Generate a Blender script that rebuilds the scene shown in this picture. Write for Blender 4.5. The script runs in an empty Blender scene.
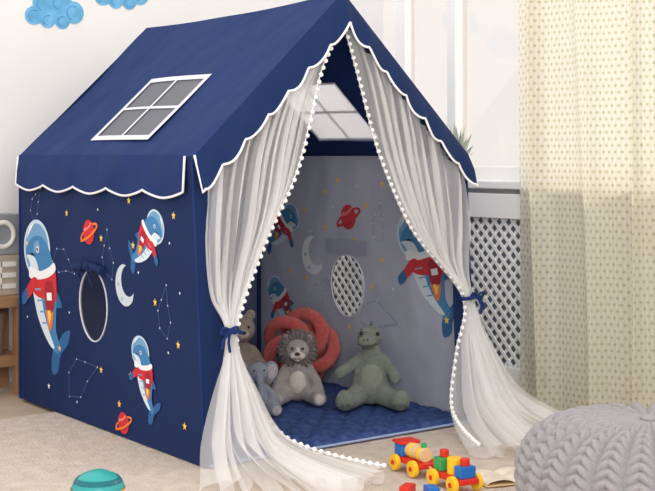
import bpy, bmesh, math, random
from mathutils import Vector, Matrix
random.seed(7)
sin,cos,pi=math.sin,math.cos,math.pi
scene=bpy.context.scene
scene.view_settings.view_transform='Standard'

# ------------------------------------------------------------ helpers
def lin(c):
    return tuple(((v/255)/12.92 if v/255<=0.04045 else (((v/255)+0.055)/1.055)**2.4) for v in c)+(1,)
def site(r,d,z=0.0):
    """survey coordinates (right, distance from the viewpoint) -> room coordinates"""
    return Vector((-1.836+.7994*r+.6008*d, -3.011-.6008*r+.7994*d, z))
FACE=-math.radians(36.93)
_m={}
def mat(name,col,rough=.8,bump=0,bscale=200,var=0,vscale=6,sheen=0,metal=0,col2=None,spec=.3,bdist=.01):
    if name in _m: return _m[name]
    m=bpy.data.materials.new(name); m.use_nodes=True
    nt=m.node_tree; b=nt.nodes['Principled BSDF']
    b.inputs['Base Color'].default_value=lin(col); b.inputs['Roughness'].default_value=rough
    b.inputs['Metallic'].default_value=metal
    b.inputs['Specular IOR Level'].default_value=spec
    if sheen: b.inputs['Sheen Weight'].default_value=sheen
    tc=nt.nodes.new('ShaderNodeTexCoord')
    if bump:
        n=nt.nodes.new('ShaderNodeTexNoise'); n.inputs['Scale'].default_value=bscale; n.inputs['Detail'].default_value=2 if bdist>.01 else 4
        bp=nt.nodes.new('ShaderNodeBump'); bp.inputs['Strength'].default_value=bump; bp.inputs['Distance'].default_value=bdist
        nt.links.new(tc.outputs['Object'],n.inputs['Vector']); nt.links.new(n.outputs['Fac'],bp.inputs['Height'])
        nt.links.new(bp.outputs['Normal'],b.inputs['Normal'])
    if var or col2:
        n=nt.nodes.new('ShaderNodeTexNoise'); n.inputs['Scale'].default_value=vscale; n.inputs['Detail'].default_value=5
        r=nt.nodes.new('ShaderNodeValToRGB'); r.color_ramp.elements[0].position=.35; r.color_ramp.elements[1].position=.65
        c2=col2 or tuple(max(0,v-var) for v in col)
        r.color_ramp.elements[0].color=lin(c2); r.color_ramp.elements[1].color=lin(col)
        nt.links.new(tc.outputs['Object'],n.inputs['Vector']); nt.links.new(n.outputs['Fac'],r.inputs['Fac'])
        nt.links.new(r.outputs['Color'],b.inputs['Base Color'])
    _m[name]=m; return m

def sheer(name,col,alpha,transl=.5):
    m=bpy.data.materials.new(name); m.use_nodes=True; nt=m.node_tree
    for n in list(nt.nodes): nt.nodes.remove(n)
    o=nt.nodes.new('ShaderNodeOutputMaterial'); d=nt.nodes.new('ShaderNodeBsdfDiffuse'); t=nt.nodes.new('ShaderNodeBsdfTranslucent')
    tr=nt.nodes.new('ShaderNodeBsdfTransparent'); m1=nt.nodes.new('ShaderNodeMixShader'); m2=nt.nodes.new('ShaderNodeMixShader')
    d.inputs[0].default_value=lin(col); t.inputs[0].default_value=lin(col); m1.inputs[0].default_value=transl; m2.inputs[0].default_value=alpha
    nt.links.new(d.outputs[0],m1.inputs[1]); nt.links.new(t.outputs[0],m1.inputs[2])
    nt.links.new(tr.outputs[0],m2.inputs[1]); nt.links.new(m1.outputs[0],m2.inputs[2]); nt.links.new(m2.outputs[0],o.inputs[0])
    return m

def link(o,parent=None):
    scene.collection.objects.link(o)
    if parent: o.parent=parent
    return o
def group(name,loc=(0,0,0),rz=0,s=1):
    e=bpy.data.objects.new(name,None); e.location=loc; e.rotation_euler=(0,0,rz); e.empty_display_size=.05; e.scale=(s,s,s)
    return link(e)
def mesh(name,V,F,m,parent=None,smooth=False,loc=None,rz=0):
    me=bpy.data.meshes.new(name); me.from_pydata([tuple(v) for v in V],[],F); me.update()
    if smooth:
        for p in me.polygons: p.use_smooth=True
    if m: me.materials.append(m)
    o=bpy.data.objects.new(name,me)
    if loc is not None: o.location=loc
    o.rotation_euler=(0,0,rz)
    return link(o,parent)
def box_data(c,s,rot=None):
    V=[]
    for x in(-1,1):
        for y in(-1,1):
            for z in(-1,1):
                v=Vector((x*s[0]/2,y*s[1]/2,z*s[2]/2))
                if rot: v=rot@v
                V.append(v+Vector(c))
    F=[(0,1,3,2),(4,6,7,5),(0,4,5,1),(2,3,7,6),(0,2,6,4),(1,5,7,3)]
    return V,F
def boxes(name,lst,m,parent=None,bevel=0,loc=None,rz=0):
    V=[];F=[]
    for it in lst:
        v,f=box_data(*it); b=len(V); V+=v; F+=[tuple(i+b for i in q) for q in f]
    o=mesh(name,V,F,m,parent,loc=loc,rz=rz)
    if bevel:
        md=o.modifiers.new('bevel','BEVEL'); md.width=bevel; md.segments=3
    return o
def grid(name,nu,nv,fn,m,parent=None,closeu=False,smooth=True,uv=False):
    V=[];F=[]
    for j in range(nv+1):
        for i in range(nu+(0 if closeu else 1)):
            V.append(fn(i/nu,j/nv))
    W=nu if closeu else nu+1
    for j in range(nv):
        for i in range(nu):
            a=j*W+i; b=j*W+(i+1)%W
            F.append((a,b,b+W,a+W))
    o=mesh(name,V,F,m,parent,smooth)
    if uv:
        l=o.data.uv_layers.new(name='UVMap')
        for p in o.data.polygons:
            for li in p.loop_indices:
                vi=o.data.loops[li].vertex_index
                l.data[li].uv=((vi%W)/nu,(vi//W)/nv)
    return o
def tube(name,lines,r,m,parent=None,closed=False,res=4):
    cu=bpy.data.curves.new(name,'CURVE'); cu.dimensions='3D'; cu.bevel_depth=r; cu.bevel_resolution=res; cu.use_fill_caps=True
    for pts in lines:
        s=cu.splines.new('POLY'); s.points.add(len(pts)-1)
        for i,p in enumerate(pts):
            rr=p[3] if len(p)>3 else 1
            s.points[i].co=(p[0],p[1],p[2],1); s.points[i].radius=rr
        s.use_cyclic_u=closed; s.use_smooth=True
    cu.materials.append(m)
    return link(bpy.data.objects.new(name,cu),parent)
def sphere_data(c,r,seg=14,ring=9,rot=None):
    V=[];F=[]
    if not hasattr(r,'__len__'): r=(r,r,r)
    for j in range(ring+1):
        th=pi*j/ring
        for i in range(seg):
            ph=2*pi*i/seg
            v=Vector((r[0]*sin(th)*cos(ph),r[1]*sin(th)*sin(ph),r[2]*cos(th)))
            if rot: v=rot@v
            V.append(v+Vector(c))
    for j in range(ring):
        for i in range(seg):
            a=j*seg+i;b=j*seg+(i+1)%seg
            F.append((a,a+seg,b+seg,b))
    return V,F
def spheres(name,lst,m,parent=None,seg=14,ring=9):
    V=[];F=[]
    for it in lst:
        v,f=sphere_data(it[0],it[1],seg,ring,it[2] if len(it)>2 else None)
        b=len(V);V+=v;F+=[tuple(i+b for i in q) for q in f]
    return mesh(name,V,F,m,parent,True)
def chain(*pts):
    """pts = (x,y,z,r) ; returns overlapping spheres"""
    out=[]
    for a,b in zip(pts,pts[1:]):
        n=max(3,int((Vector(a[:3])-Vector(b[:3])).length/.006))
        for i in range(n+1):
            t=i/n
            out.append(((a[0]+(b[0]-a[0])*t,a[1]+(b[1]-a[1])*t,a[2]+(b[2]-a[2])*t),a[3]+(b[3]-a[3])*t))
    return out
def plush(name,parts,m,parent,vox=.005,smooth=6,seg=20,ring=14):
    o=spheres(name,parts,m,parent,seg,ring)
    bm=bmesh.new(); bm.from_mesh(o.data); bmesh.ops.remove_doubles(bm,verts=bm.verts,dist=1e-5)
    bm.to_mesh(o.data); bm.free()
    r=o.modifiers.new('skin','REMESH'); r.mode='VOXEL'; r.voxel_size=vox; r.use_smooth_shade=True
    s=o.modifiers.new('soft','SMOOTH'); s.iterations=smooth; s.factor=.6
    return o
def lathe(name,prof,m,parent=None,seg=40,c=(0,0,0)):
    return grid(name,seg,len(prof)-1,lambda u,v:(c[0]+prof[round(v*(len(prof)-1))][0]*cos(2*pi*u),c[1]+prof[round(v*(len(prof)-1))][0]*sin(2*pi*u),c[2]+prof[round(v*(len(prof)-1))][1]),m,parent,True)
def cyl_data(c,r,h,axis='z',seg=28):
    V=[];F=[]
    for s in(-1,1):
        for i in range(seg):
            a=2*pi*i/seg; p=(r*cos(a),r*sin(a),s*h/2)
            if axis=='y': p=(p[0],p[2],p[1])
            if axis=='x': p=(p[2],p[0],p[1])
            V.append(Vector(p)+Vector(c))
    for i in range(seg): F.append((i,(i+1)%seg,seg+(i+1)%seg,seg+i))
    F.append(tuple(range(seg))[::-1]); F.append(tuple(range(seg,2*seg)))
    return V,F
def cyls(name,lst,m,parent=None,bevel=.002):
    V=[];F=[]
    for it in lst:
        v,f=cyl_data(*it);b=len(V);V+=v;F+=[tuple(i+b for i in q) for q in f]
    o=mesh(name,V,F,m,parent)
    md=o.modifiers.new('bevel','BEVEL'); md.width=bevel; md.segments=2; md.limit_method='ANGLE'
    return o
def catmull(P,t):
    n=len(P)-1; x=min(max(t,0),1)*n; i=min(int(x),n-1); f=x-i
    g=lambda k:Vector(P[min(max(k,0),n)])
    a,b,c,d=g(i-1),g(i),g(i+1),g(i+2)
    return .5*((2*b)+(c-a)*f+(2*a-5*b+4*c-d)*f*f+(3*b-a-3*c+d)*f**3)
def closedsmooth(P,k=6):
    n=len(P);out=[]
    for i in range(n):
        a,b,c,d=[Vector(P[(i+j)%n]) for j in(-1,0,1,2)]
        for s in range(k):
            f=s/k
            out.append(.5*((2*b)+(c-a)*f+(2*a-5*b+4*c-d)*f*f+(3*b-a-3*c+d)*f**3))
    return out

# ------------------------------------------------------------ materials
NAVY=mat('tent_fabric_navy',(27,51,104),.75,.5,3.5,5,3,bdist=.07,spec=.2)
NAVYW=mat('tent_wall_navy',(24,44,88),.8,.4,3,4,3,bdist=.05,spec=.2)
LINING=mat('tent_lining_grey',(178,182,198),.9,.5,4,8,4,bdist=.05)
LINB=mat('tent_lining_back_shaded',(96,104,136),.9,.5,4,8,4,bdist=.05)  # lining darkened in colour so the inside looks shaded through the porthole
PIPE=mat('white_piping',(240,240,244),.7)
WHITEW=mat('wall_paint_white',(243,241,240),.9,.03,60)
TRIM=mat('trim_white',(246,246,246),.5)
TULLE=sheer('tulle_white',(255,254,254),.38,.35)
POM=mat('pompom_white',(253,252,251),.95,.4,400)

# ------------------------------------------------------------ room shell
WX=1.467; WY=1.66
wood=mat('floor_wood',(205,186,164),.55,.05,30,18,4)
boxes('floor',[((-1.2,-1.2,-.062),(6.6,6.2,.1))],wood)
rugm=mat('rug_cream',(218,203,190),.97,.8,110,14,22)
def rugf(u,v):
    x=-2.0+3.27*u; y=-2.6+3.6*v
    e=min(u,1-u,v,1-v)
    return (x,y,(-.003+.0025*(sin(x*70)*sin(y*66))*.4) if e>.002 else -.012)
grid('rug',200,200,rugf,rugm)
boxes('wall_back',[((-1.3,WY+.05,1.25),(6.0,.1,2.7))],WHITEW)
boxes('wall_right',[
 ((WX+.07,-2.65,1.25),(.14,2.7,2.7)),((WX+.07,1.33,1.25),(.14,.66,2.7)),
 ((WX+.07,-.15,.33),(.14,2.3,.86)),((WX+.07,-.15,2.45),(.14,2.3,.3))],WHITEW)
boxes('baseboard_back',[((-1.3,WY-.008,.03),(5.5,.016,.085))],TRIM,bevel=.003)
win=group('window_1',(WX+.09,-.15,1.53))
fr=[((0,-1.12,0),(.06,.07,1.54)),((0,1.12,0),(.06,.07,1.54)),((0,0,.735),(.06,2.3,.07)),((0,0,-.735),(.06,2.3,.07))]
for y in(-.42,.33,.80): fr.append(((0,y,0),(.07,.09 if y<.7 else .05,1.54)))
for y0,y1 in((-1.08,-.42),(-.42,.33),(.33,1.08)): fr.append(((0,(y0+y1)/2,.32),(.05,y1-y0,.045)))
boxes('frame',fr,TRIM,win,.004)
gl=bpy.data.materials.new('window_glass'); gl.use_nodes=True; nt=gl.node_tree
for n in list(nt.nodes): nt.nodes.remove(n)
o=nt.nodes.new('ShaderNodeOutputMaterial'); a=nt.nodes.new('ShaderNodeBsdfTransparent'); b=nt.nodes.new('ShaderNodeBsdfGlossy'); x=nt.nodes.new('ShaderNodeMixShader')
a.inputs[0].default_value=(.84,.82,.81,1); b.inputs[1].default_value=.05; x.inputs[0].default_value=.06
nt.links.new(a.outputs[0],x.inputs[1]);nt.links.new(b.outputs[0],x.inputs[2]);nt.links.new(x.outputs[0],o.inputs[0])
boxes('glass',[((.005,0,0),(.004,2.2,1.46))],gl,win)
boxes('trim_1',[((WX+.02,.05,.765),(.17,3.0,.03))],TRIM,bevel=.005)  # window sill
rc=group('radiator_cover',(1.435,.75,-.012))
y0,y1,z0,z1=-.72,.85,.12,.655
boxes('frame',[((0,0.065,.06),(.05,1.57,.12)),((0,.065,.70),(.05,1.57,.09)),((0,-.70,.37),(.05,.05,.6)),((0,.83,.37),(.05,.05,.6)),((0,.12,.37),(.045,.06,.6))],TRIM,rc,.003)
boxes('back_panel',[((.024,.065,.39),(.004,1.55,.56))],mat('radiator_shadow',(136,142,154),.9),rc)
st=[]
pitch=.034
def clip(c,sgn):
    pts=[]
    for y in(y0,y1):
        z=sgn*y+c
        if z0<=z<=z1: pts.append((y,z))
    for z in(z0,z1):
        y=(z-c)/sgn
        if y0<y<y1: pts.append((y,z))
    return pts[:2] if len(pts)>=2 else None
for sgn in(-1,1):
    c=-2.0
    while c<2.2:
        p=clip(c,sgn)
        if p:
            (ya,za),(yb,zb)=p; L=math.hypot(yb-ya,zb-za)
            if L>.02:
                st.append(((-.004 if sgn>0 else .002,(ya+yb)/2,(za+zb)/2),(.005,L,.012),Matrix.Rotation(math.atan2(zb-za,yb-ya),3,'X')))
        c+=pitch*1.414
boxes('lattice',st,TRIM,rc)

# wall cloud decals (flat stickers)
def cloud(cx,cz,s,nm='cloud_wall_sticker'):
    e=group(nm,(cx,WY-.002,cz))
    N=90
    L=[(-.38,-.12,.16),(-.2,.1,.2),(.1,.16,.22),(.36,-.02,.2),(.15,-.18,.14),(-.12,-.18,.14)]
    pts=[]
    for i in range(N):
        a=2*pi*i/N; d=(cos(a),sin(a)); best=0
        for (x,y,r) in L:
            bq=d[0]*x+d[1]*y; cc=x*x+y*y-r*r; dis=bq*bq-cc
            if dis>0: best=max(best,bq+math.sqrt(dis))
        pts.append((d[0]*best*s,0,d[1]*best*s))
    mesh('cloud',pts,[tuple(range(N))],mat('sticker_blue',(124,192,236),.9,0,0,26,22),e)
    sw=[[(x*s+r*s*.6*cos(t),-.0015,y*s+r*s*.6*sin(t)) for t in [k*.35 for k in range(3,14)]] for x,y,r in L]
    tube('swirls',sw,.0014,mat('sticker_deep_blue',(96,168,220),.9),e)
cloud(.31,1.452,.23)
cloud(.61,1.550,.23)

# ------------------------------------------------------------ tent
W,D,E,R=1.037,1.271,.87,1.362
tent=group('play_tent')
def egg(ph): return .105-.005*cos(2*ph)+.010*max(0,-sin(ph))**5
def holed(name,x,cy,cz,m,z1=E):
    A=sorted([2*pi*i/60 for i in range(60)]+[math.atan2(b-cz,a-cy)%(2*pi) for a in(0,D) for b in(0,z1)])
    V=[];n=len(A)
    for a in A:
        r=egg(a); V.append((x,cy+r*cos(a),cz+r*sin(a)))
    for a in A:
        c,s=cos(a),sin(a); t=1e9
        if c>1e-6:t=min(t,(D-cy)/c)
        if c<-1e-6:t=min(t,-cy/c)
        if s>1e-6:t=min(t,(z1-cz)/s)
        if s<-1e-6:t=min(t,-cz/s)
        V.append((x,cy+t*c,cz+t*s))
    F=[(i,(i+1)%n,n+(i+1)%n,n+i) for i in range(n)]
    return mesh(name,V,F,m,tent)
HY,HZ=.67,.395
holed('wall_left_outer',0,HY,HZ,NAVYW); holed('wall_left_lining',.005,HY,HZ,LINING)
holed('wall_right_outer',W,HY,HZ,NAVYW); holed('wall_right_lining',W-.005,HY,HZ,LINING)
for x,nm in((-.001,'l'),(W-.006,'r')):
    tube('window_piping_'+nm,[[(x,HY+egg(a)*cos(a),HZ+egg(a)*sin(a)) for a in [2*pi*i/60 for i in range(60)]]],.0028,mat('piping_grey',(200,200,214),.8),tent,True)
tube('flap_roll_left',[[(-.014,HY-.10+.2*i/12,HZ+.112+.010*sin(pi*i/12),.9+.25*sin(i*2.1)) for i in range(13)]],.015,NAVYW,tent)
tube('flap_tie_left',[[(-.03,HY-.02,HZ+.13),(-.032,HY-.03,HZ+.10),(-.02,HY-.035,HZ+.06)],[(-.03,HY+.02,HZ+.13),(-.032,HY+.04,HZ+.10),(-.02,HY+.05,HZ+.075)]],.004,NAVYW,tent)
mesh('flap_pocket_right',[(W-.009,HY-.12,HZ+.112),(W-.009,HY+.12,HZ+.112),(W-.012,HY+.125,HZ+.165),(W-.012,HY-.125,HZ+.165)],[(0,1,2,3)],mat('lining_flap',(158,162,182),.9,.25,8),tent)
mesh('wall_back_outer',[(0,D,0),(W,D,0),(W,D,E),(W/2,D,R),(0,D,E)],[(0,1,2,3,4)],NAVYW,tent)
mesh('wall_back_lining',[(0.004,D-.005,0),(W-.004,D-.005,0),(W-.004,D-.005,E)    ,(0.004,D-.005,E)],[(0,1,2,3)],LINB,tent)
mesh('gable_lining',[(0.004,D-.006,E),(W-.004,D-.006,E),(W/2,D-.006,R-.01)],[(0,1,2)],NAVYW,tent)
mesh('front_strip_left',[(0,0,0),(.085,-.001,0),(.085,-.001,E+.06),(0,0,E-.01)],[(0,1,2,3)],NAVYW,tent)
mesh('front_strip_right',[(W,0,0),(W-.085,-.001,0),(W-.085,-.001,E+.06),(W,0,E-.01)],[(0,1,2,3)],NAVYW,tent)
poles=[[(.014,.014,0),(.014,.014,E-.03)],[(W-.014,.014,0),(W-.014,.014,E-.03)],[(.014,D-.014,0),(.014,D-.014,E-.03)],[(W-.014,D-.014,0),(W-.014,D-.014,E-.03)],
 [(.014,.014,E-.03),(W/2,.014,R-.055),(W-.014,.014,E-.03)],[(.014,D-.02,E-.03),(W/2,D-.02,R-.055),(W-.014,D-.02,E-.03)],[(W/2,.014,R-.055),(W/2,D-.02,R-.055)]]
tube('frame_poles',poles,.008,NAVYW,tent)
a0,a1,t0,t1=.115,.525,.300,.600
def slope(side):
    def P(a,t,off=0):
        x=(W/2)*a; z=E+(R-E)*a
        sag=-.010*sin(pi*t)*(a) -.010*sin(pi*a)*(.6+.4*sin(t*9))
        n=Vector((-(R-E),0,W/2)).normalized()
        v=Vector((x,-.012+(D+.02)*t,z+sag))+n*off
        if side>0: v.x=W-v.x
        return v
    return P
pane=sheer('skylight_mesh',(160,162,170),.94,.5)
pane_r=sheer('skylight_mesh_backlit',(225,228,235),.35,.6)  # paler, sheerer copy of the mesh; window glow put into its colour
for side,nm in((-1,'left'),(1,'right')):
    P=slope(side)
    A=[0,.03]+[a0+(a1-a0)*i/6 for i in range(7)]+[.6+.4*i/5 for i in range(6)]
    T=[t0*i/6 for i in range(7)]+[t0+(t1-t0)*i/6 for i in range(1,7)]+[t1+(1-t1)*i/6 for i in range(1,7)]
    V=[P(a,t,.003*sin(a*9)*sin(t*14)) for t in T for a in A]; F=[]
    n=len(A)
    for j in range(len(T)-1):
        for i in range(n-1):
            if A[i]>=a0-1e-6 and A[i+1]<=a1+1e-6 and T[j]>=t0-1e-6 and T[j+1]<=t1+1e-6: continue
            F.append((j*n+i,j*n+i+1,(j+1)*n+i+1,(j+1)*n+i))
    mesh('roof_'+nm,V,F,NAVY,tent,True)
    V=[];F=[]
    def strip(aa,ab,ta,tb,off=.006,n=8):
        b=len(V)
        for j in range(n+1):
            for i in range(n+1): V.append(P(aa+(ab-aa)*i/n,ta+(tb-ta)*j/n,off))
        for j in range(n):
            for i in range(n):
                q=b+j*(n+1)+i; F.append((q,q+1,q+n+2,q+n+1))
    strip(a0,a1,t0,t1,.001)
    mesh('skylight_pane_'+nm,V,F,pane if side<0 else pane_r,tent)
    V=[];F=[]
    w=.015; wt=.009
    strip(a0-w,a0+w,t0-wt,t1+wt);strip(a1-w,a1+w,t0-wt,t1+wt);strip(a0,a1,t0-wt,t0+wt);strip(a0,a1,t1-wt,t1+wt)
    am=(a0+a1)/2;tm=(t0+t1)/2
    strip(am-w*.55,am+w*.55,t0,t1);strip(a0,a1,tm-wt*.55,tm+wt*.55)
    mesh('skylight_frame_'+nm,V,F,mat('skylight_trim',(222,224,230),.7),tent)
    sx=-.006 if side<0 else W+.006
    sg=-1 if side<0 else 1
    nS=5; K=100; ya=.035
    def bot(q): return E-.100-.020*abs(sin(pi*nS*q))**.8
    V=[];F=[]
    for i in range(K+1):
        q=i/K; y=ya+(D+.004-ya)*q
        V+= [(sx-sg*.004,y,E+.004),(sx+sg*(.008+.003*sin(q*23)),y,E-.05),(sx+sg*(.010+.004*sin(q*31)),y,bot(q))]
    for i in range(K):
        b=i*3; F+=[(b,b+3,b+4,b+1),(b+1,b+4,b+5,b+2)]
    mesh('valance_'+nm,V,F,NAVY,tent,True)
    line=[(sx,ya,E)]+[(V[i*3+2]) for i in range(K+1)]+[(sx,D+.004,E)]
    tube('valance_piping_'+nm,[line],.0036,PIPE,tent)
    K=100;nF=7
    V=[];F=[]
    for i in range(K+1):
        a=i/K; x=(W/2)*a; z=E+(R-E)*a
        if side>0:x=W-x
        dr=.092+.020*abs(sin(pi*nF*a))**.8
        if a<.03: dr=.10
        V+=[(x,-.010,z+.002),(x,-.034-.004*sin(a*25),z-.045),(x,-.042-.005*sin(a*31+1),z-dr)]
    for i in range(K):
        b=i*3; F+=[(b,b+3,b+4,b+1),(b+1,b+4,b+5,b+2)]
    mesh('fascia_'+nm,V,F,NAVYW,tent,True)
    tube('fascia_piping_'+nm,[[V[2-2]]+[V[i*3+2] for i in range(K+1)]],.0036,PIPE,tent)
tube('seams',[[(-.002,.0,0),(-.002,.0,E-.02)],[(-.002,D,0),(-.002,D,E-.02)]],.003,NAVY,tent)

# floor mat (quilted)
def matf(u,v):
    x=.01+(W-.02)*u;y=-.01+(D-.0)*v
    e=min(u,1-u,v,1-v)
    q=abs(sin((x+y)*pi/.11))*abs(sin((x-y)*pi/.11))
    return (x,y,.004+(.010+.012*q**.5)*min(1,e/.02))
quilt=mat('mat_navy',(36,58,112),.8,.3,60,0,50,col2=(66,88,142))
grid('floor_mat',110,130,matf,quilt,tent)
tube('mat_edge',[[(.01,-.012,.006),(W-.01,-.012,.006)]],.004,mat('mat_edge_blue',(150,165,205),.8),tent)

# --- printed artwork
def art(side):
    dull=side>0
    def C(c):
        return tuple(int(v*.86+18) for v in c) if dull else c
    def M(n,c): return mat(('in_' if dull else 'out_')+n,C(c),.85)
    acc={}
    def add(m,pts,L):
        x=(-.0022-.0003*L) if side<0 else (W-.0072-.0003*L)
        V,F=acc.setdefault(m.name,([],[])); b=len(V)
        V+=[(x,p[0],p[1]) for p in pts]; F.append(tuple(range(b,b+len(pts))))
    def shape(cy,cz,s,rot,flip,pts,m,L,sm=True,k=5):
        P=closedsmooth([(p[0],p[1],0) for p in pts],k) if sm else pts
        out=[]
        for p in P:
            h=p[0]*s*(-1 if flip else 1); v=p[1]*s
            c,q=cos(rot),sin(rot)
            out.append((cy-(h*c-v*q),cz+h*q+v*c))
        add(m,out,L)
    def circ(x,y,r,n=20,ry=None): return [(x+r*cos(2*pi*i/n),y+(ry or r)*sin(2*pi*i/n)) for i in range(n)]
    blue=M('whale_blue',(66,128,180));deep=M('whale_deep',(46,98,152));belly=M('whale_belly',(212,226,236));red=M('red',(206,48,54));
    glass=M('helmet',(196,218,234));white=M('white',(238,240,245));dark=M('dark',(20,26,50));yel=M('yellow',(245,205,90));oran=M('orange',(240,120,50));moonc=M('moon',(200,210,220))
    line=M('line',(84,106,152) if side<0 else (125,132,160))
    bub=M('helmet_inner',(112,160,200))
    def whale(cy,cz,s,rot=0,flip=False):
        S=lambda pts,m,L,sm=True,k=5:shape(cy,cz,s,rot,flip,pts,m,L,sm,k)
        S([(.26,-.36),(.36,-.38),(.46,-.30),(.60,-.26),(.56,-.38),(.44,-.47),(.38,-.54),(.34,-.66),(.22,-.70),(.20,-.58),(.24,-.46)],deep,0)
        S([(.20,.12),(.34,.06),(.44,-.06),(.34,-.08),(.22,-.12)],deep,0)
        S([(-.38,.39),(-.32,.48),(-.18,.55),(.0,.55),(.16,.45),(.27,.28),(.32,.05),(.31,-.16),(.31,-.30),(.38,-.42),(.34,-.50),(.20,-.46),(.05,-.36),(-.10,-.20),(-.20,.0),(-.25,.16),(-.28,.28),(-.33,.33)],blue,1)
        S([(-.36,.36),(-.26,.37),(-.14,.33),(-.06,.20),(-.02,.02),(.05,-.16),(.16,-.32),(.27,-.45),(.19,-.45),(.05,-.355),(-.10,-.20),(-.20,.0),(-.25,.16),(-.28,.28),(-.33,.33)],belly,2)
        for i in range(5):
            x=-.22+.055*i; y=.14-.10*i
            S([(x,y),(x+.006,y+.018),(x+.14,y+.03),(x+.14,y+.014)],bub,3,False)
        S(circ(-.12,.43,.31,28,.28),glass,0)
        S(circ(-.12,.43,.275,28,.245),bub,.5)
        S([(-.36,.52),(-.28,.63),(-.19,.67),(-.28,.59)],white,3)
        S(circ(-.10,.43,.034),white,3,False); S(circ(-.105,.43,.019),dark,4,False)
        S([(-.33,.375),(-.22,.39),(-.14,.37),(-.22,.365)],dark,4,False)
        # red space suit around the chest, scarf, rocket pack
        S([(-.27,.20),(-.05,.20),(.16,.24),(.30,.26),(.33,.06),(.28,-.04),(.12,-.02),(-.06,-.02),(-.20,.02),(-.25,.12)],red,3)
        S([(-.30,.20),(-.27,.26),(-.05,.23),(.16,.28),(.28,.33),(.31,.26),(.16,.19),(-.06,.15),(-.27,.15)],white,5)
        S([(.08,.12),(.24,.14),(.26,-.10),(.10,-.12)],M('dkred',(165,36,50)),5); S([(.11,.04),(.22,.05),(.23,-.02),(.12,-.03)],white,6,False)
        S([(.10,-.11),(.24,-.10),(.24,-.20),(.18,-.31),(.11,-.20)],oran,4); S([(.13,-.12),(.20,-.12),(.20,-.18),(.17,-.24),(.14,-.18)],yel,5)
        S([(-.10,.14),(-.20,.02),(-.34,-.06),(-.40,-.04),(-.34,.06),(-.20,.16)],red,6)
        S([(-.32,-.06),(-.44,-.12),(-.47,-.04),(-.40,.02),(-.35,.04)],deep,7)
    def planet(cy,cz,r):
        shape(cy,cz,r,.4,False,circ(0,0,1.75,28,.5),oran if not dull else red,0,False); shape(cy,cz,r,.4,False,circ(0,0,1.45,28,.3),NAVYW if side<0 else LINING,1,False)
        shape(cy,cz,r,.4,False,circ(0,0,1,24),red,2,False)
        shape(cy,cz,r,.4,False,[(-.8,.35),(0,.25),(.8,.4),(.7,.58),(0,.45),(-.65,.58)],M('pink',(236,120,110)),3)
        shape(cy,cz,r,.4,False,[(-.9,-.3),(0,-.4),(.9,-.25),(.85,-.42),(0,-.58),(-.8,-.48)],M('dkred',(165,36,50)),3)
        shape(cy,cz,r,.4,False,[(-1.6,-.1),(0,-.25),(1.6,-.1),(1.5,-.3),(0,-.48),(-1.5,-.3)],oran if not dull else red,4)
    def moon(cy,cz,r,flip=False):
        P=[(cos(t),sin(t)) for t in [1.75+i*(2*pi-2.5)/24 for i in range(25)]]
        Q=[(.34+.74*cos(t),.22+.74*sin(t)) for t in [1.85+i*(2*pi-2.65)/24 for i in range(25)]][::-1]
        shape(cy,cz,r,0,flip,P+Q,moonc if side<0 else M('moon_in',(236,240,246)),1,False)
        shape(cy,cz,r,0,flip,circ(-.68,.0,.10),M('crater',(160,175,195)),2,False);shape(cy,cz,r,0,flip,circ(-.35,-.68,.1),M('crater',(160,175,195)),2,False)
    def star(cy,cz,r,m=None):
        P=[((r if i%2==0 else r*.4)*cos(pi/2+i*pi/5),(r if i%2==0 else r*.4)*sin(pi/2+i*pi/5)) for i in range(10)]
        add(m or yel,[(cy-p[0],cz+p[1]) for p in P],1)
    def dot(cy,cz,r): add(white,[(cy-r*cos(t),cz+r*sin(t)) for t in [2*pi*i/8 for i in range(8)]],1)
    def const(cy,cz,s,rot=0):
        P=[(-.5,.1),(-.2,.3),(.15,.2),(.3,-.05),(.5,-.4),(.1,-.25),(-.25,-.2),(-.5,.1)]
        P=[(cy-s*(p[0]*cos(rot)-p[1]*sin(rot)),cz+s*(p[0]*sin(rot)+p[1]*cos(rot))) for p in P]
        for a,b in zip(P,P[1:]):
            d=Vector((b[0]-a[0],b[1]-a[1])).normalized();n=(-d.y*.0009,d.x*.0009)
            add(line,[(a[0]-n[0],a[1]-n[1]),(a[0]+n[0],a[1]+n[1]),(b[0]+n[0],b[1]+n[1]),(b[0]-n[0],b[1]-n[1])],0)
        for p in P: dot(p[0],p[1],.0028)
    if side<0:
        whale(1.07,.385,.37,.0,False)
        whale(.29,.605,.18,-.5,True); whale(.34,.20,.18,-.1,False)
        planet(.69,.625,.040); planet(.475,.045,.034); moon(.44,.475,.065)
        const(.90,.52,.16,.3); const(.78,.15,.22,1.0); const(1.13,.70,.12,1.5); const(.56,.55,.14,2.2);const(.2,.41,.14,2)
        for y,z in((.40,.735),(.60,.61),(.38,.60),(.93,.22),(.42,.20),(.50,.10),(.12,.33),(.62,.19),(.25,.44),(.12,.70),(1.2,.56),(.86,.68),(.1,.1)): star(y,z,.013)
        for y,z in((.62,.70),(.15,.62),(.35,.52),(1.2,.30),(.8,.06),(.18,.30),(.85,.35),(.1,.48)): dot(y,z,.004)
        star(1.02,.08,.012,white)
    else:
        whale(.225,.470,.31,.1,False)
        whale(1.09,.57,.19,-.5,True); whale(1.10,.27,.19,.4,False)
        planet(.655,.645,.046); moon(.885,.49,.075,False)
        const(.50,.30,.2,.5); const(.86,.34,.16,1.4); const(.48,.62,.13,2);const(.07,.66,.12,1)
        for y,z in((.80,.735),(.94,.66),(.55,.69),(.62,.56),(.93,.40),(.46,.50),(.30,.72),(.8,.6),(.12,.32),(.66,.24),(.45,.77),(1.05,.42),(.72,.78),(.52,.40)): star(y,z,.016)
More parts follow.
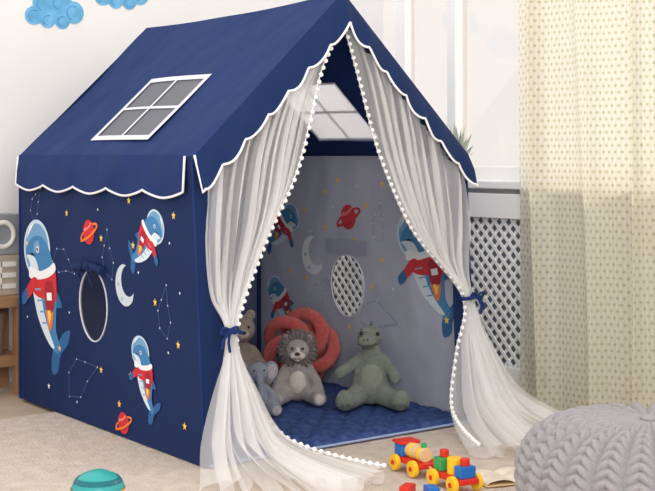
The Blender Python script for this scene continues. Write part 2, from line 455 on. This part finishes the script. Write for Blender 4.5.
        for y,z in((.75,.68),(.5,.58),(.4,.4),(.9,.58),(.6,.76)): dot(y,z,.004)
    for k,(V,F) in acc.items():
        mesh('print_'+k,V,F,bpy.data.materials[k],tent)
art(-1); art(1)

# --- tulle drapes
def drape(name,outer,inner,nf,side,seed,tiev):
    def fn(u,v):
        o=catmull(outer,v);i=catmull(inner,v)
        p=o.lerp(i,u)
        dtie=min(1,abs(v-tiev)/.16)
        if v<tiev: amp=.005+.010*dtie*min(1,v*6+.15)
        else: amp=.010+.036*min(1,(v-tiev)/.3)
        ph=2*pi*nf*u+1.6*sin(v*5+seed)*(1-u*.5)+1.3*sin(u*9+seed)+.7*sin(u*23+v*4)
        w=sin(ph)+.35*sin(2.3*ph+v*8)
        low=max(0,(v-tiev)/(1-tiev))
        p=p+Vector((0,-1,0))*amp*(w+.2)*(1 if v<tiev else .8)
        if low>0:
            bul=sin(pi*u)
            p=p+Vector((0,-.11*low*bul,0))+Vector((.014*sin(ph*1.3)*low,0,0))
            p.z+= .012*(1+sin(ph*1.1+1))*low*low*2.2 + .02*low*bul*(1-low)
        else:
            s=v/tiev; p.z-=.05*sin(pi*u)*sin(pi*s)
            p.x+=.006*sin(ph*1.7)
            p.y=min(p.y,-.004)
        p.z=max(p.z,.004)
        return p
    grid(name,190,120,fn,TULLE,tent)
    pts=[]; last=None
    for k in range(900):
        v=.03+.97*k/900
        q=fn(1,v)
        if last is None or (q-last).length>.022:
            last=q; pts.append((q+Vector((0,-.004,0)),.0070))
    spheres('pompoms_'+name,pts,POM,tent,8,6)
    tube('hem_'+name,[[fn(1,k/120) for k in range(121)]],.0016,POM,tent)
oL=[(.03,-.018,.80),(.025,-.02,.72),(.02,-.02,.62),(.03,-.02,.48),(.056,-.05,.385),(.015,-.07,.24),(-.04,-.10,.08),(-.16,-.30,.006)]
iL=[(.512,-.02,1.262),(.42,-.02,1.12),(.335,-.02,.84),(.21,-.02,.62),(.088,-.05,.385),(.12,-.06,.22),(.19,-.12,.06),(.28,-.43,.004)]
drape('tulle_left',oL,iL,10,-1,.3,4/7)
oR=[(W-.03,-.018,.80),(W-.03,-.02,.74),(W-.03,-.02,.64),(W-.045,-.02,.52),(W-.055,-.05,.42),(1.01,-.07,.28),(1.08,-.13,.10),(1.10,-.40,.005)]
iR=[(.525,-.02,1.262),(.57,-.02,1.15),(.66,-.02,.88),(.78,-.02,.64),(W-.085,-.05,.42),(.91,-.07,.25),(.83,-.15,.07),(.67,-.39,.004)]
drape('tulle_right',oR,iR,10,1,1.7,4/7)
for nm,c in(('l',(.072,-.055,.385)),('r',(W-.070,-.055,.42))):
    s=-1 if nm=='l' else 1
    tube('tie_band_'+nm,[[(c[0]+.025*cos(t),c[1]+.028*sin(t),c[2]+.006*cos(t)*s) for t in [2*pi*i/24 for i in range(24)]]],.006,NAVY,tent,True)
    bx,by,bz=c[0]+s*.022,c[1]-.022,c[2]
    loops=[]
    for q in(-1,1):
        loops.append([(bx+q*.026*sin(pi*i/12)*(1),by-.006*sin(pi*i/6),bz+.009*sin(2*pi*i/12)+.004) for i in range(13)])
    tube('bow_'+nm,loops+[[(bx,by,bz),(bx+.01*s,by-.008,bz-.03),(bx+.004*s,by-.004,bz-.055)],[(bx,by,bz),(bx+.022*s,by,bz-.022),(bx+.026*s,by,bz-.045)]],.004,NAVY,tent)
    spheres('knot_'+nm,[((bx,by,bz),.009)],NAVY,tent)
# the soft tent frame leans a little sideways at the open end
def lean(x,y,z):
    f=min(1,max(0,1-y/D))
    return x-.040*min(1.0,z/E)*f
for ch in tent.children:
    if ch.type=='MESH':
        for v in ch.data.vertices: v.co.x=lean(*v.co)
        ch.data.update()
    elif ch.type=='CURVE':
        for sp_ in ch.data.splines:
            for p in sp_.points: p.co.x=lean(*p.co[:3])

# ------------------------------------------------------------ plush toys
FUR=lambda n,c,v=14:mat(n,c,.98,.9,260,v,60,.3)
eye=mat('toy_eye',(18,16,18),.15,spec=.8)
lion=group('plush_lion',site(-.103,4.34,.022),FACE+.02,1.03)
g=FUR('lion_grey',(172,164,160)); mane=FUR('lion_mane',(120,110,110),22); cream=FUR('lion_cream',(230,220,210))
plush('body',[((0,0,.068),(.05,.044,.066)),((0,-.004,.115),(.036,.034,.04))]
 +chain((-.035,-.005,.118,.018),(-.062,-.03,.075,.017),(-.072,-.045,.042,.021))+chain((.035,-.005,.118,.018),(.062,-.03,.075,.017),(.070,-.05,.042,.021))
 +chain((-.03,-.02,.035,.028),(-.060,-.075,.026,.023),(-.066,-.10,.030,.026))+chain((.03,-.02,.035,.028),(.060,-.075,.026,.023),(.070,-.10,.030,.026)),g,lion)
plush('head',[((0,-.022,.178),(.041,.038,.038)),((-.036,-.016,.216),(.015,.009,.015)),((.036,-.016,.216),(.015,.009,.015))],g,lion,.004)
plush('muzzle',[((-.011,-.060,.164),(.016,.014,.012)),((.011,-.060,.164),(.016,.014,.012)),((0,-.054,.152),(.012,.012,.009)),((0,-.054,.178),(.009,.012,.016))],cream,lion,.003,3)
spheres('nose',[((0,-.075,.172),(.009,.005,.006))],mat('toy_nose',(60,44,46),.6),lion)
spheres('eyes',[((-.017,-.058,.187),.005),((.017,-.058,.187),.005)],eye,lion)
tube('mouth',[[(-.010,-.073,.157),(-.004,-.076,.154),(0,-.076,.160),(.004,-.076,.154),(.010,-.073,.157)]],.001,eye,lion)
tf=[]
for ring,(rad,yy,n) in enumerate(((.047,-.026,24),(.054,-.008,26),(.048,.012,20),(.030,.024,14))):
    for i in range(n):
        a=2*pi*i/n+ring*.15; rr=rad+random.uniform(-.003,.004)
        tf.append(((rr*cos(a),yy,.178+rr*sin(a)*.98),(.018,.009,.0075),Matrix.Rotation(-a,3,'Y')))
spheres('mane',tf,mane,lion,8,6)
spheres('soles',[((-.068,-.122,.031),(.017,.006,.018)),((.072,-.122,.031),(.017,.006,.018))],cream,lion)
spheres('belly',[((0,-.030,.072),(.030,.022,.040))],cream,lion)

dino=group('plush_dinosaur',site(.148,4.27,.022),FACE-.05)
dg=FUR('dino_sage',(130,137,124),16)
plush('body',[((0,.0,.085),(.066,.056,.080)),((0,-.002,.14),(.046,.042,.055)),((0,-.004,.185),(.033,.033,.04))]
 +chain((-.04,-.01,.158,.021),(-.078,-.035,.135,.018),(-.105,-.055,.120,.019))+chain((.04,-.01,.158,.021),(.072,-.04,.125,.018),(.082,-.06,.105,.019))
 +chain((-.04,-.02,.045,.038),(-.075,-.08,.032,.030),(-.085,-.115,.038,.033),(-.087,-.118,.050,.026))+chain((.04,-.02,.045,.038),(.08,-.07,.032,.030),(.098,-.105,.038,.033),(.100,-.108,.050,.026))
 +chain((0,.03,.05,.045),(.03,.075,.035,.028),(.06,.085,.03,.012)),dg,dino,.005)
plush('head',[((-.004,-.012,.238),(.043,.042,.036)),((-.014,-.052,.226),(.032,.030,.022)),((-.018,-.064,.232),(.024,.018,.014)),((-.022,-.030,.262),(.012,.012,.010)),((.022,-.026,.262),(.012,.012,.010))],dg,dino,.004)
spheres('eyes',[((-.032,-.050,.253),.0066),((.023,-.052,.252),.0066)],eye,dino)
spheres('nostrils',[((-.024,-.083,.236),.0028),((-.010,-.083,.236),.0028)],eye,dino)
tube('mouth',[[(-.044,-.064,.220),(-.030,-.080,.216),(-.014,-.085,.216),(.003,-.078,.217),(.014,-.064,.222)]],.0014,mat('dino_thread',(60,66,58),.9),dino)
sp=[]
for (x,y,z,s) in((0,.0,.279,.011),(0,.022,.262,.013),(0,.035,.232,.014),(0,.036,.198,.014),(0,.046,.16,.016),(0,.06,.12,.016),(0,.068,.08,.015)):
    sp.append(((x,y,z),(s*.45,s,s)))
spheres('spikes',sp,FUR('dino_spike',(100,108,102)),dino)
spheres('belly',[((0,-.036,.095),(.042,.026,.055))],FUR('dino_belly',(148,154,140)),dino)
spheres('toes',[((-.085+dx-.002,-.144,.032),(.009,.008,.009)) for dx in(-.018,0,.018)]+[((.100+dx,-.134,.032),(.009,.008,.009)) for dx in(-.018,0,.018)],FUR('dino_spike',(0,0,0)),dino)

kn=group('knot_pillow',site(-.100,4.62,.170),FACE)
K=[]
for i in range(300):
    t=2*pi*i/300
    r=.078+.046*cos(5*t)
    K.append((r*cos(3*t),.060*sin(5*t),r*sin(3*t)*.98))
tube('knot_tube',[K],.0245,FUR('knot_coral',(220,98,92),18),kn,True,8)
plush('knot_core',[((0,.0,0),(.075,.045,.075))],FUR('knot_coral',(0,0,0)),kn)

br=group('plush_bear',site(-.325,4.60,.022),FACE+.3,1.15)
bc=FUR('bear_taupe',(180,164,152),20); bl=FUR('bear_cream',(226,212,196))
plush('body',[((0,0,.075),(.055,.048,.07)),((0,0,.12),(.04,.036,.04))]+chain((-.04,-.01,.12,.019),(-.07,-.04,.07,.021))+chain((.04,-.01,.12,.019),(.07,-.04,.07,.021))
 +chain((-.03,-.02,.035,.03),(-.06,-.09,.03,.028))+chain((.03,-.02,.035,.03),(.06,-.09,.03,.028)),bc,br)
plush('head',[((0,-.015,.19),(.05,.045,.045)),((-.038,-.005,.232),(.018,.010,.018)),((.038,-.005,.232),(.018,.010,.018))],bc,br,.004)
plush('muzzle',[((0,-.055,.178),(.022,.018,.017))],bl,br,.003)
spheres('nose',[((0,-.073,.185),(.008,.005,.006))],_m['toy_nose'],br)
spheres('eyes',[((-.02,-.054,.2),.005),((.02,-.054,.2),.005)],eye,br)
spheres('soles',[((-.06,-.114,.031),(.019,.006,.02)),((.06,-.114,.031),(.019,.006,.02))],bl,br)

el=group('plush_elephant',site(-.235,4.17,.020),FACE+.25,.78)
eg=FUR('elephant_grey',(150,156,174),14)
plush('body',[((0,0,.07),(.055,.048,.068))]+chain((-.04,-.01,.10,.02),(-.075,-.05,.06,.022))+chain((.04,-.01,.10,.02),(.075,-.05,.06,.022))
 +chain((-.03,-.02,.035,.03),(-.055,-.10,.03,.03))+chain((.03,-.02,.035,.03),(.06,-.10,.03,.03)),eg,el)
plush('head',[((0,-.02,.175),(.048,.044,.044))]+chain((0,-.055,.165,.018),(0,-.085,.135,.014),(0,-.095,.10,.011),(0,-.11,.085,.010)),eg,el,.004)
for s in(-1,1):
    plush('ear',[((s*.062,-.005,.178),(.034,.010,.042)),((s*.058,-.005,.155),(.024,.010,.034))],eg,el,.004)
    spheres('ear_lining',[((s*.064,-.014,.175),(.024,.004,.031))],FUR('ear_pink',(196,188,198)),el)
spheres('eyes',[((-.022,-.058,.188),.0045),((.022,-.058,.188),.0045)],eye,el)
spheres('soles',[((-.056,-.128,.03),(.020,.005,.021)),((.061,-.128,.03),(.020,.005,.021))],FUR('ear_pink',(0,0,0)),el)

# ------------------------------------------------------------ toys on the rug
red=mat('toy_red',(214,48,36),.35);yel=mat('toy_yellow',(246,196,40),.35);blu=mat('toy_blue',(40,110,190),.35);grn=mat('toy_green',(60,160,90),.35);nat=mat('toy_beech',(226,190,140),.5)
tr=group('toy_train',site(.290,3.38),math.radians(-98.3),.95)
for cx,nm in((-.105,'engine'),(.095,'wagon')):
    boxes(nm+'_base',[((cx,0,.032),(.15,.062,.016))],red,tr,.004)
    cyls(nm+'_wheels',[((cx+q,s*.040,.0235),.0235,.014,'y') for q in(-.048,.048) for s in(-1,1)],yel,tr)
    cyls(nm+'_hubs',[((cx+q,s*.048,.0235),.007,.004,'y') for q in(-.048,.048) for s in(-1,1)],red,tr,.001)
boxes('cab',[((-.155,0,.058),(.042,.056,.036))],blu,tr,.004)
boxes('cab_roof',[((-.155,0,.080),(.054,.066,.009))],red,tr,.003)
cyls('boiler',[((-.090,0,.060),.021,.085,'x')],nat,tr)
cyls('boiler_band',[((-.065,0,.060),.0225,.012,'x'),((-.11,0,.060),.0225,.010,'x')],yel,tr)
cyls('chimney',[((-.060,0,.084),.009,.016,'z')],grn,tr)
boxes('blocks_green',[((.045,.0,.058),(.036,.05,.036))],grn,tr,.003)
boxes('blocks_blue',[((.145,.0,.056),(.034,.05,.032))],blu,tr,.003)
cyls('block_yellow',[((.095,0,.062),.021,.044,'z')],yel,tr)
cyls('pegs',[((.045,0,.086),.013,.020,'z'),((.145,0,.082),.013,.020,'z')],red,tr)
tube('coupling',[[(-.03,0,.03),(-.005,0,.024),(.02,0,.03)]],.003,nat,tr)
for i,(r,d,rz,c,s) in enumerate(((.205,3.225,.5,red,(.05,.028,.028)),(.265,3.205,1.2,blu,(.045,.03,.03)))):
    boxes('building_block',[((0,0,s[2]/2),s)],c,bevel=.003,loc=site(r,d),rz=rz)
bk=group('picture_book',site(.475,3.39,0),FACE+.35)
boxes('cover',[((0,0,.002),(.17,.13,.003))],mat('book_cover',(225,196,150),.6),bk,.001)
def page(u,v):
    x=-.08+.16*u; return (x,-.06+.12*v,.005+.010*abs(sin(pi*(x+.08)/.08))**.6)
grid('pages',40,4,page,mat('book_page',(240,230,216),.8,0,0,22,30,col2=(225,205,185)),bk)
tp=group('spinning_top',site(-.565,3.10))
lathe('body',[(.0,0),(.012,.003),(.035,.012),(.056,.028),(.066,.046),(.064,.060),(.056,.074),(.042,.086),(.024,.094),(.010,.097),(.0,.098)],mat('top_teal',(52,160,158),.3),tp)
lathe('stripe',[(.0665,.043),(.0672,.048),(.0668,.054)],mat('top_stripe',(232,160,60),.3),tp)
lathe('stripe_upper',[(.0600,.0690),(.0575,.0735),(.0545,.0775),(.0510,.0805)],mat('top_dark',(26,104,118),.3),tp)

# ------------------------------------------------------------ knitted pouf
pf=group('knitted_pouf',site(.742,2.90,0))
NC=26
def pouf(u,v):
    th=v*(pi-.03)
    s=sin(th); rad=.287*s**.62 if s>0 else 0; z=.133+.133*(1 if cos(th)>0 else -1)*abs(cos(th))**.85
    M=21
    fx=(u*NC)%1; a=abs(fx-.5)*2
    fade=min(1,s*1.6)
    rib=(1-a**2.6)
    st=abs(sin(pi*(v*M+ (1-a)*.9)))**.6
    split=-.25*math.exp(-((fx-.5)/.07)**2)
    d=.022*fade*(rib*(.45+.65*st)+split)
    n=Vector((s*cos(2*pi*u),s*sin(2*pi*u),cos(th)*1.0)).normalized()
    p=Vector((rad*cos(2*pi*u),rad*sin(2*pi*u),z))+n*d
    p.z=max(.0,p.z-.003)
    return p
grid('knit',NC*18,330,pouf,mat('yarn_grey',(166,162,165),.95,.5,500,18,300,.2),pf,True)
spheres('centre_button',[((0,0,.266),(.022,.022,.008))],_m['yarn_grey'],pf)

# ------------------------------------------------------------ window curtain
cm=bpy.data.materials.new('curtain_linen'); cm.use_nodes=True; nt=cm.node_tree
for n in list(nt.nodes): nt.nodes.remove(n)
N=nt.nodes.new; L=nt.links.new
out=N('ShaderNodeOutputMaterial'); uv=N('ShaderNodeTexCoord'); sep=N('ShaderNodeSeparateXYZ'); L(uv.outputs['UV'],sep.inputs[0])
def math_(op,a,b=None):
    n=N('ShaderNodeMath'); n.operation=op
    for i,v in enumerate((a,b)):
        if v is None: continue
        if isinstance(v,(int,float)): n.inputs[i].default_value=v
        else: L(v,n.inputs[i])
    return n.outputs[0]
rowf=math_('MULTIPLY',sep.outputs['Y'],110.0); row=math_('FLOOR',rowf)
fy=math_('SUBTRACT',math_('FRACT',rowf),.5)
cx=math_('SUBTRACT',math_('FRACT',math_('ADD',math_('MULTIPLY',sep.outputs['X'],96.0),math_('MULTIPLY',row,.5))),.5)
dd=math_('ADD',math_('ABSOLUTE',math_('MULTIPLY',fy,.9)),math_('ABSOLUTE',cx))
msk=math_('LESS_THAN',dd,.29)
stripe=math_('MULTIPLY',math_('ADD',math_('SINE',math_('MULTIPLY',sep.outputs['X'],900.0)),1.0),.10)
fac=math_('ADD',math_('MULTIPLY',msk,.8),stripe)
mx=N('ShaderNodeMix'); mx.data_type='RGBA'; L(fac,mx.inputs[0]); mx.inputs[6].default_value=lin((234,231,217)); mx.inputs[7].default_value=lin((188,184,152))
df=N('ShaderNodeBsdfDiffuse');tl=N('ShaderNodeBsdfTranslucent');ms=N('ShaderNodeMixShader');ms.inputs[0].default_value=.5
L(mx.outputs[2],df.inputs[0]);L(mx.outputs[2],tl.inputs[0]);L(df.outputs[0],ms.inputs[1]);L(tl.outputs[0],ms.inputs[2])
tp_=N('ShaderNodeBsdfTransparent'); m3=N('ShaderNodeMixShader'); al=math_('ADD',math_('MULTIPLY',msk,.12),.80); L(al,m3.inputs[0]); L(tp_.outputs[0],m3.inputs[1]); L(ms.outputs[0],m3.inputs[2]); L(m3.outputs[0],out.inputs[0])
wc=group('window_curtain',(1.33,-.5,0))
def cur(u,v):
    y=.60-1.65*u; z=2.35-(2.35+.006)*v
    am=.034+.010*v
    ph=2*pi*9*u+.9*sin(v*3+u*9)+.8*sin(u*17)
    x=am*sin(ph)+.3*am*sin(2.1*ph+1)
    return (x*.8, y+.014*cos(ph)+.012*sin(v*4), z)
grid('cloth',420,80,cur,cm,wc,uv=True)
tube('rod',[[(0,.8,2.36),(0,-1.2,2.36)]],.012,mat('rod_metal',(200,200,200),.3,metal=.8),wc)

# ------------------------------------------------------------ plant on sill
pl=group('potted_plant',(1.435,.52,.782))
lathe('pot',[(.0,0),(.026,0),(.034,.05),(.030,.05),(.028,.042),(0,.042)],mat('pot_white',(225,222,218),.5),pl)
V=[];F=[]
for i in range(34):
    a=random.uniform(0,2*pi); el_=random.uniform(.5,1.4); ln=random.uniform(.08,.20)
    d=Vector((cos(a)*cos(el_)*.35,sin(a)*cos(el_)*.8,sin(el_)));sd=d.cross(Vector((0,0,1))).normalized()*.013
    b=len(V);o=Vector((0,0,.042))
    V+=[o,o+d*ln*.55+sd,o+d*ln+Vector((0,0,-.012)),o+d*ln*.55-sd];F.append((b,b+1,b+2,b+3))
mesh('leaves',V,F,mat('leaf_grey_green',(170,178,164),.6),pl)

# ------------------------------------------------------------ bench, blocks, basket at left
bw=mat('bench_wood',(168,130,98),.55,.1,30,20,7)
bn=group('wooden_bench',(-.52,1.50,-.012))
boxes('seat',[((0,0,.345),(1.24,.24,.04))],bw,bn,.004)
boxes('legs',[((x,y,.16),(.045,.045,.33)) for x in(-.58,0.58) for y in(-.09,.09)]+[((0,-.09,.12),(1.16,.02,.03)),((0,.09,.12),(1.16,.02,.03))],bw,bn,.003)
boxes('lower_shelf',[((0,0,.14),(1.16,.20,.016))],bw,bn)
bs=group('wicker_basket',(-.10,1.49,.138))
def bask(u,v):
    x=.13*cos(2*pi*u);y=.085*sin(2*pi*u)
    k=.92+.08*v; q=.003*sin(v*60)*(1 if int(u*48)%2 else -1)
    return (x*(k+q*5),y*(k+q*5),.15*v)
grid('weave',96,40,bask,mat('wicker',(150,128,108),.8,.3,120),bs,True)
mesh('base',[(.12*cos(t),.078*sin(t),.002) for t in [2*pi*i/32 for i in range(32)]],[tuple(range(32))],_m['wicker'],bs)
def letter_block(nm,loc,s,letter,c):
    g=group(nm,loc,0)
    boxes('block',[((0,0,s/2),(s,s*.7,s))],mat('block_'+letter,c,.7,.1,40,14,9),g,.004)
    y=-s*.35-.002
    lm=mat('letter_face',(232,228,220),.8)
    if letter=='O': tube('glyph',[[(.27*s*cos(t),y,s/2+.3*s*sin(t)) for t in [2*pi*i/28 for i in range(28)]]],.009,lm,g,True)
    else: boxes('glyph',[((-.2*s,y,s/2),(.12*s,.006,.66*s))]+[((0.03*s,y,s/2+q*s),(.4*s,.006,.12*s)) for q in(-.27,0,.27)],lm,g)
letter_block('letter_block',(.02,1.49,.353),.15,'E',(190,178,162))
letter_block('letter_block',(.005,1.49,.504),.15,'O',(150,152,158))
letter_block('letter_block',(-.17,1.49,.353),.15,'O',(196,186,172))

# ------------------------------------------------------------ camera & light
cam=bpy.data.objects.new('camera',bpy.data.cameras.new('camera')); link(cam)
cam.location=(-1.836,-3.011,.87); cam.rotation_euler=(pi/2,0,FACE)
cam.data.sensor_width=36; cam.data.lens=1259/655*36; cam.data.shift_y=-89.5/655
scene.camera=cam
w=bpy.data.worlds.new('world'); scene.world=w; w.use_nodes=True
w.node_tree.nodes['Background'].inputs[0].default_value=(1,.978,.95,1); w.node_tree.nodes['Background'].inputs[1].default_value=1.42
def area(name,loc,tgt,size,sy,pw,col=(1,1,1)):
    l=bpy.data.lights.new(name,'AREA'); l.shape='RECTANGLE'; l.size=size;l.size_y=sy;l.energy=pw;l.color=col
    o=bpy.data.objects.new(name,l); o.location=loc; o.rotation_euler=(Vector(tgt)-Vector(loc)).to_track_quat('-Z','Y').to_euler(); return link(o)
area('room_fill',(-1.9,-3.4,1.7),(.7,.5,.3),1.4,1.2,55,(1,.965,.93))  # unseen fill light added near the camera to brighten the tent inside
s=bpy.data.lights.new('sun','SUN'); s.energy=3.8; s.angle=math.radians(12); s.color=(1,.94,.85)
so=bpy.data.objects.new('sun',s); so.rotation_euler=Vector((-1,.15,-.62)).to_track_quat('-Z','Y').to_euler(); so.location=(4,-1,3); link(so)
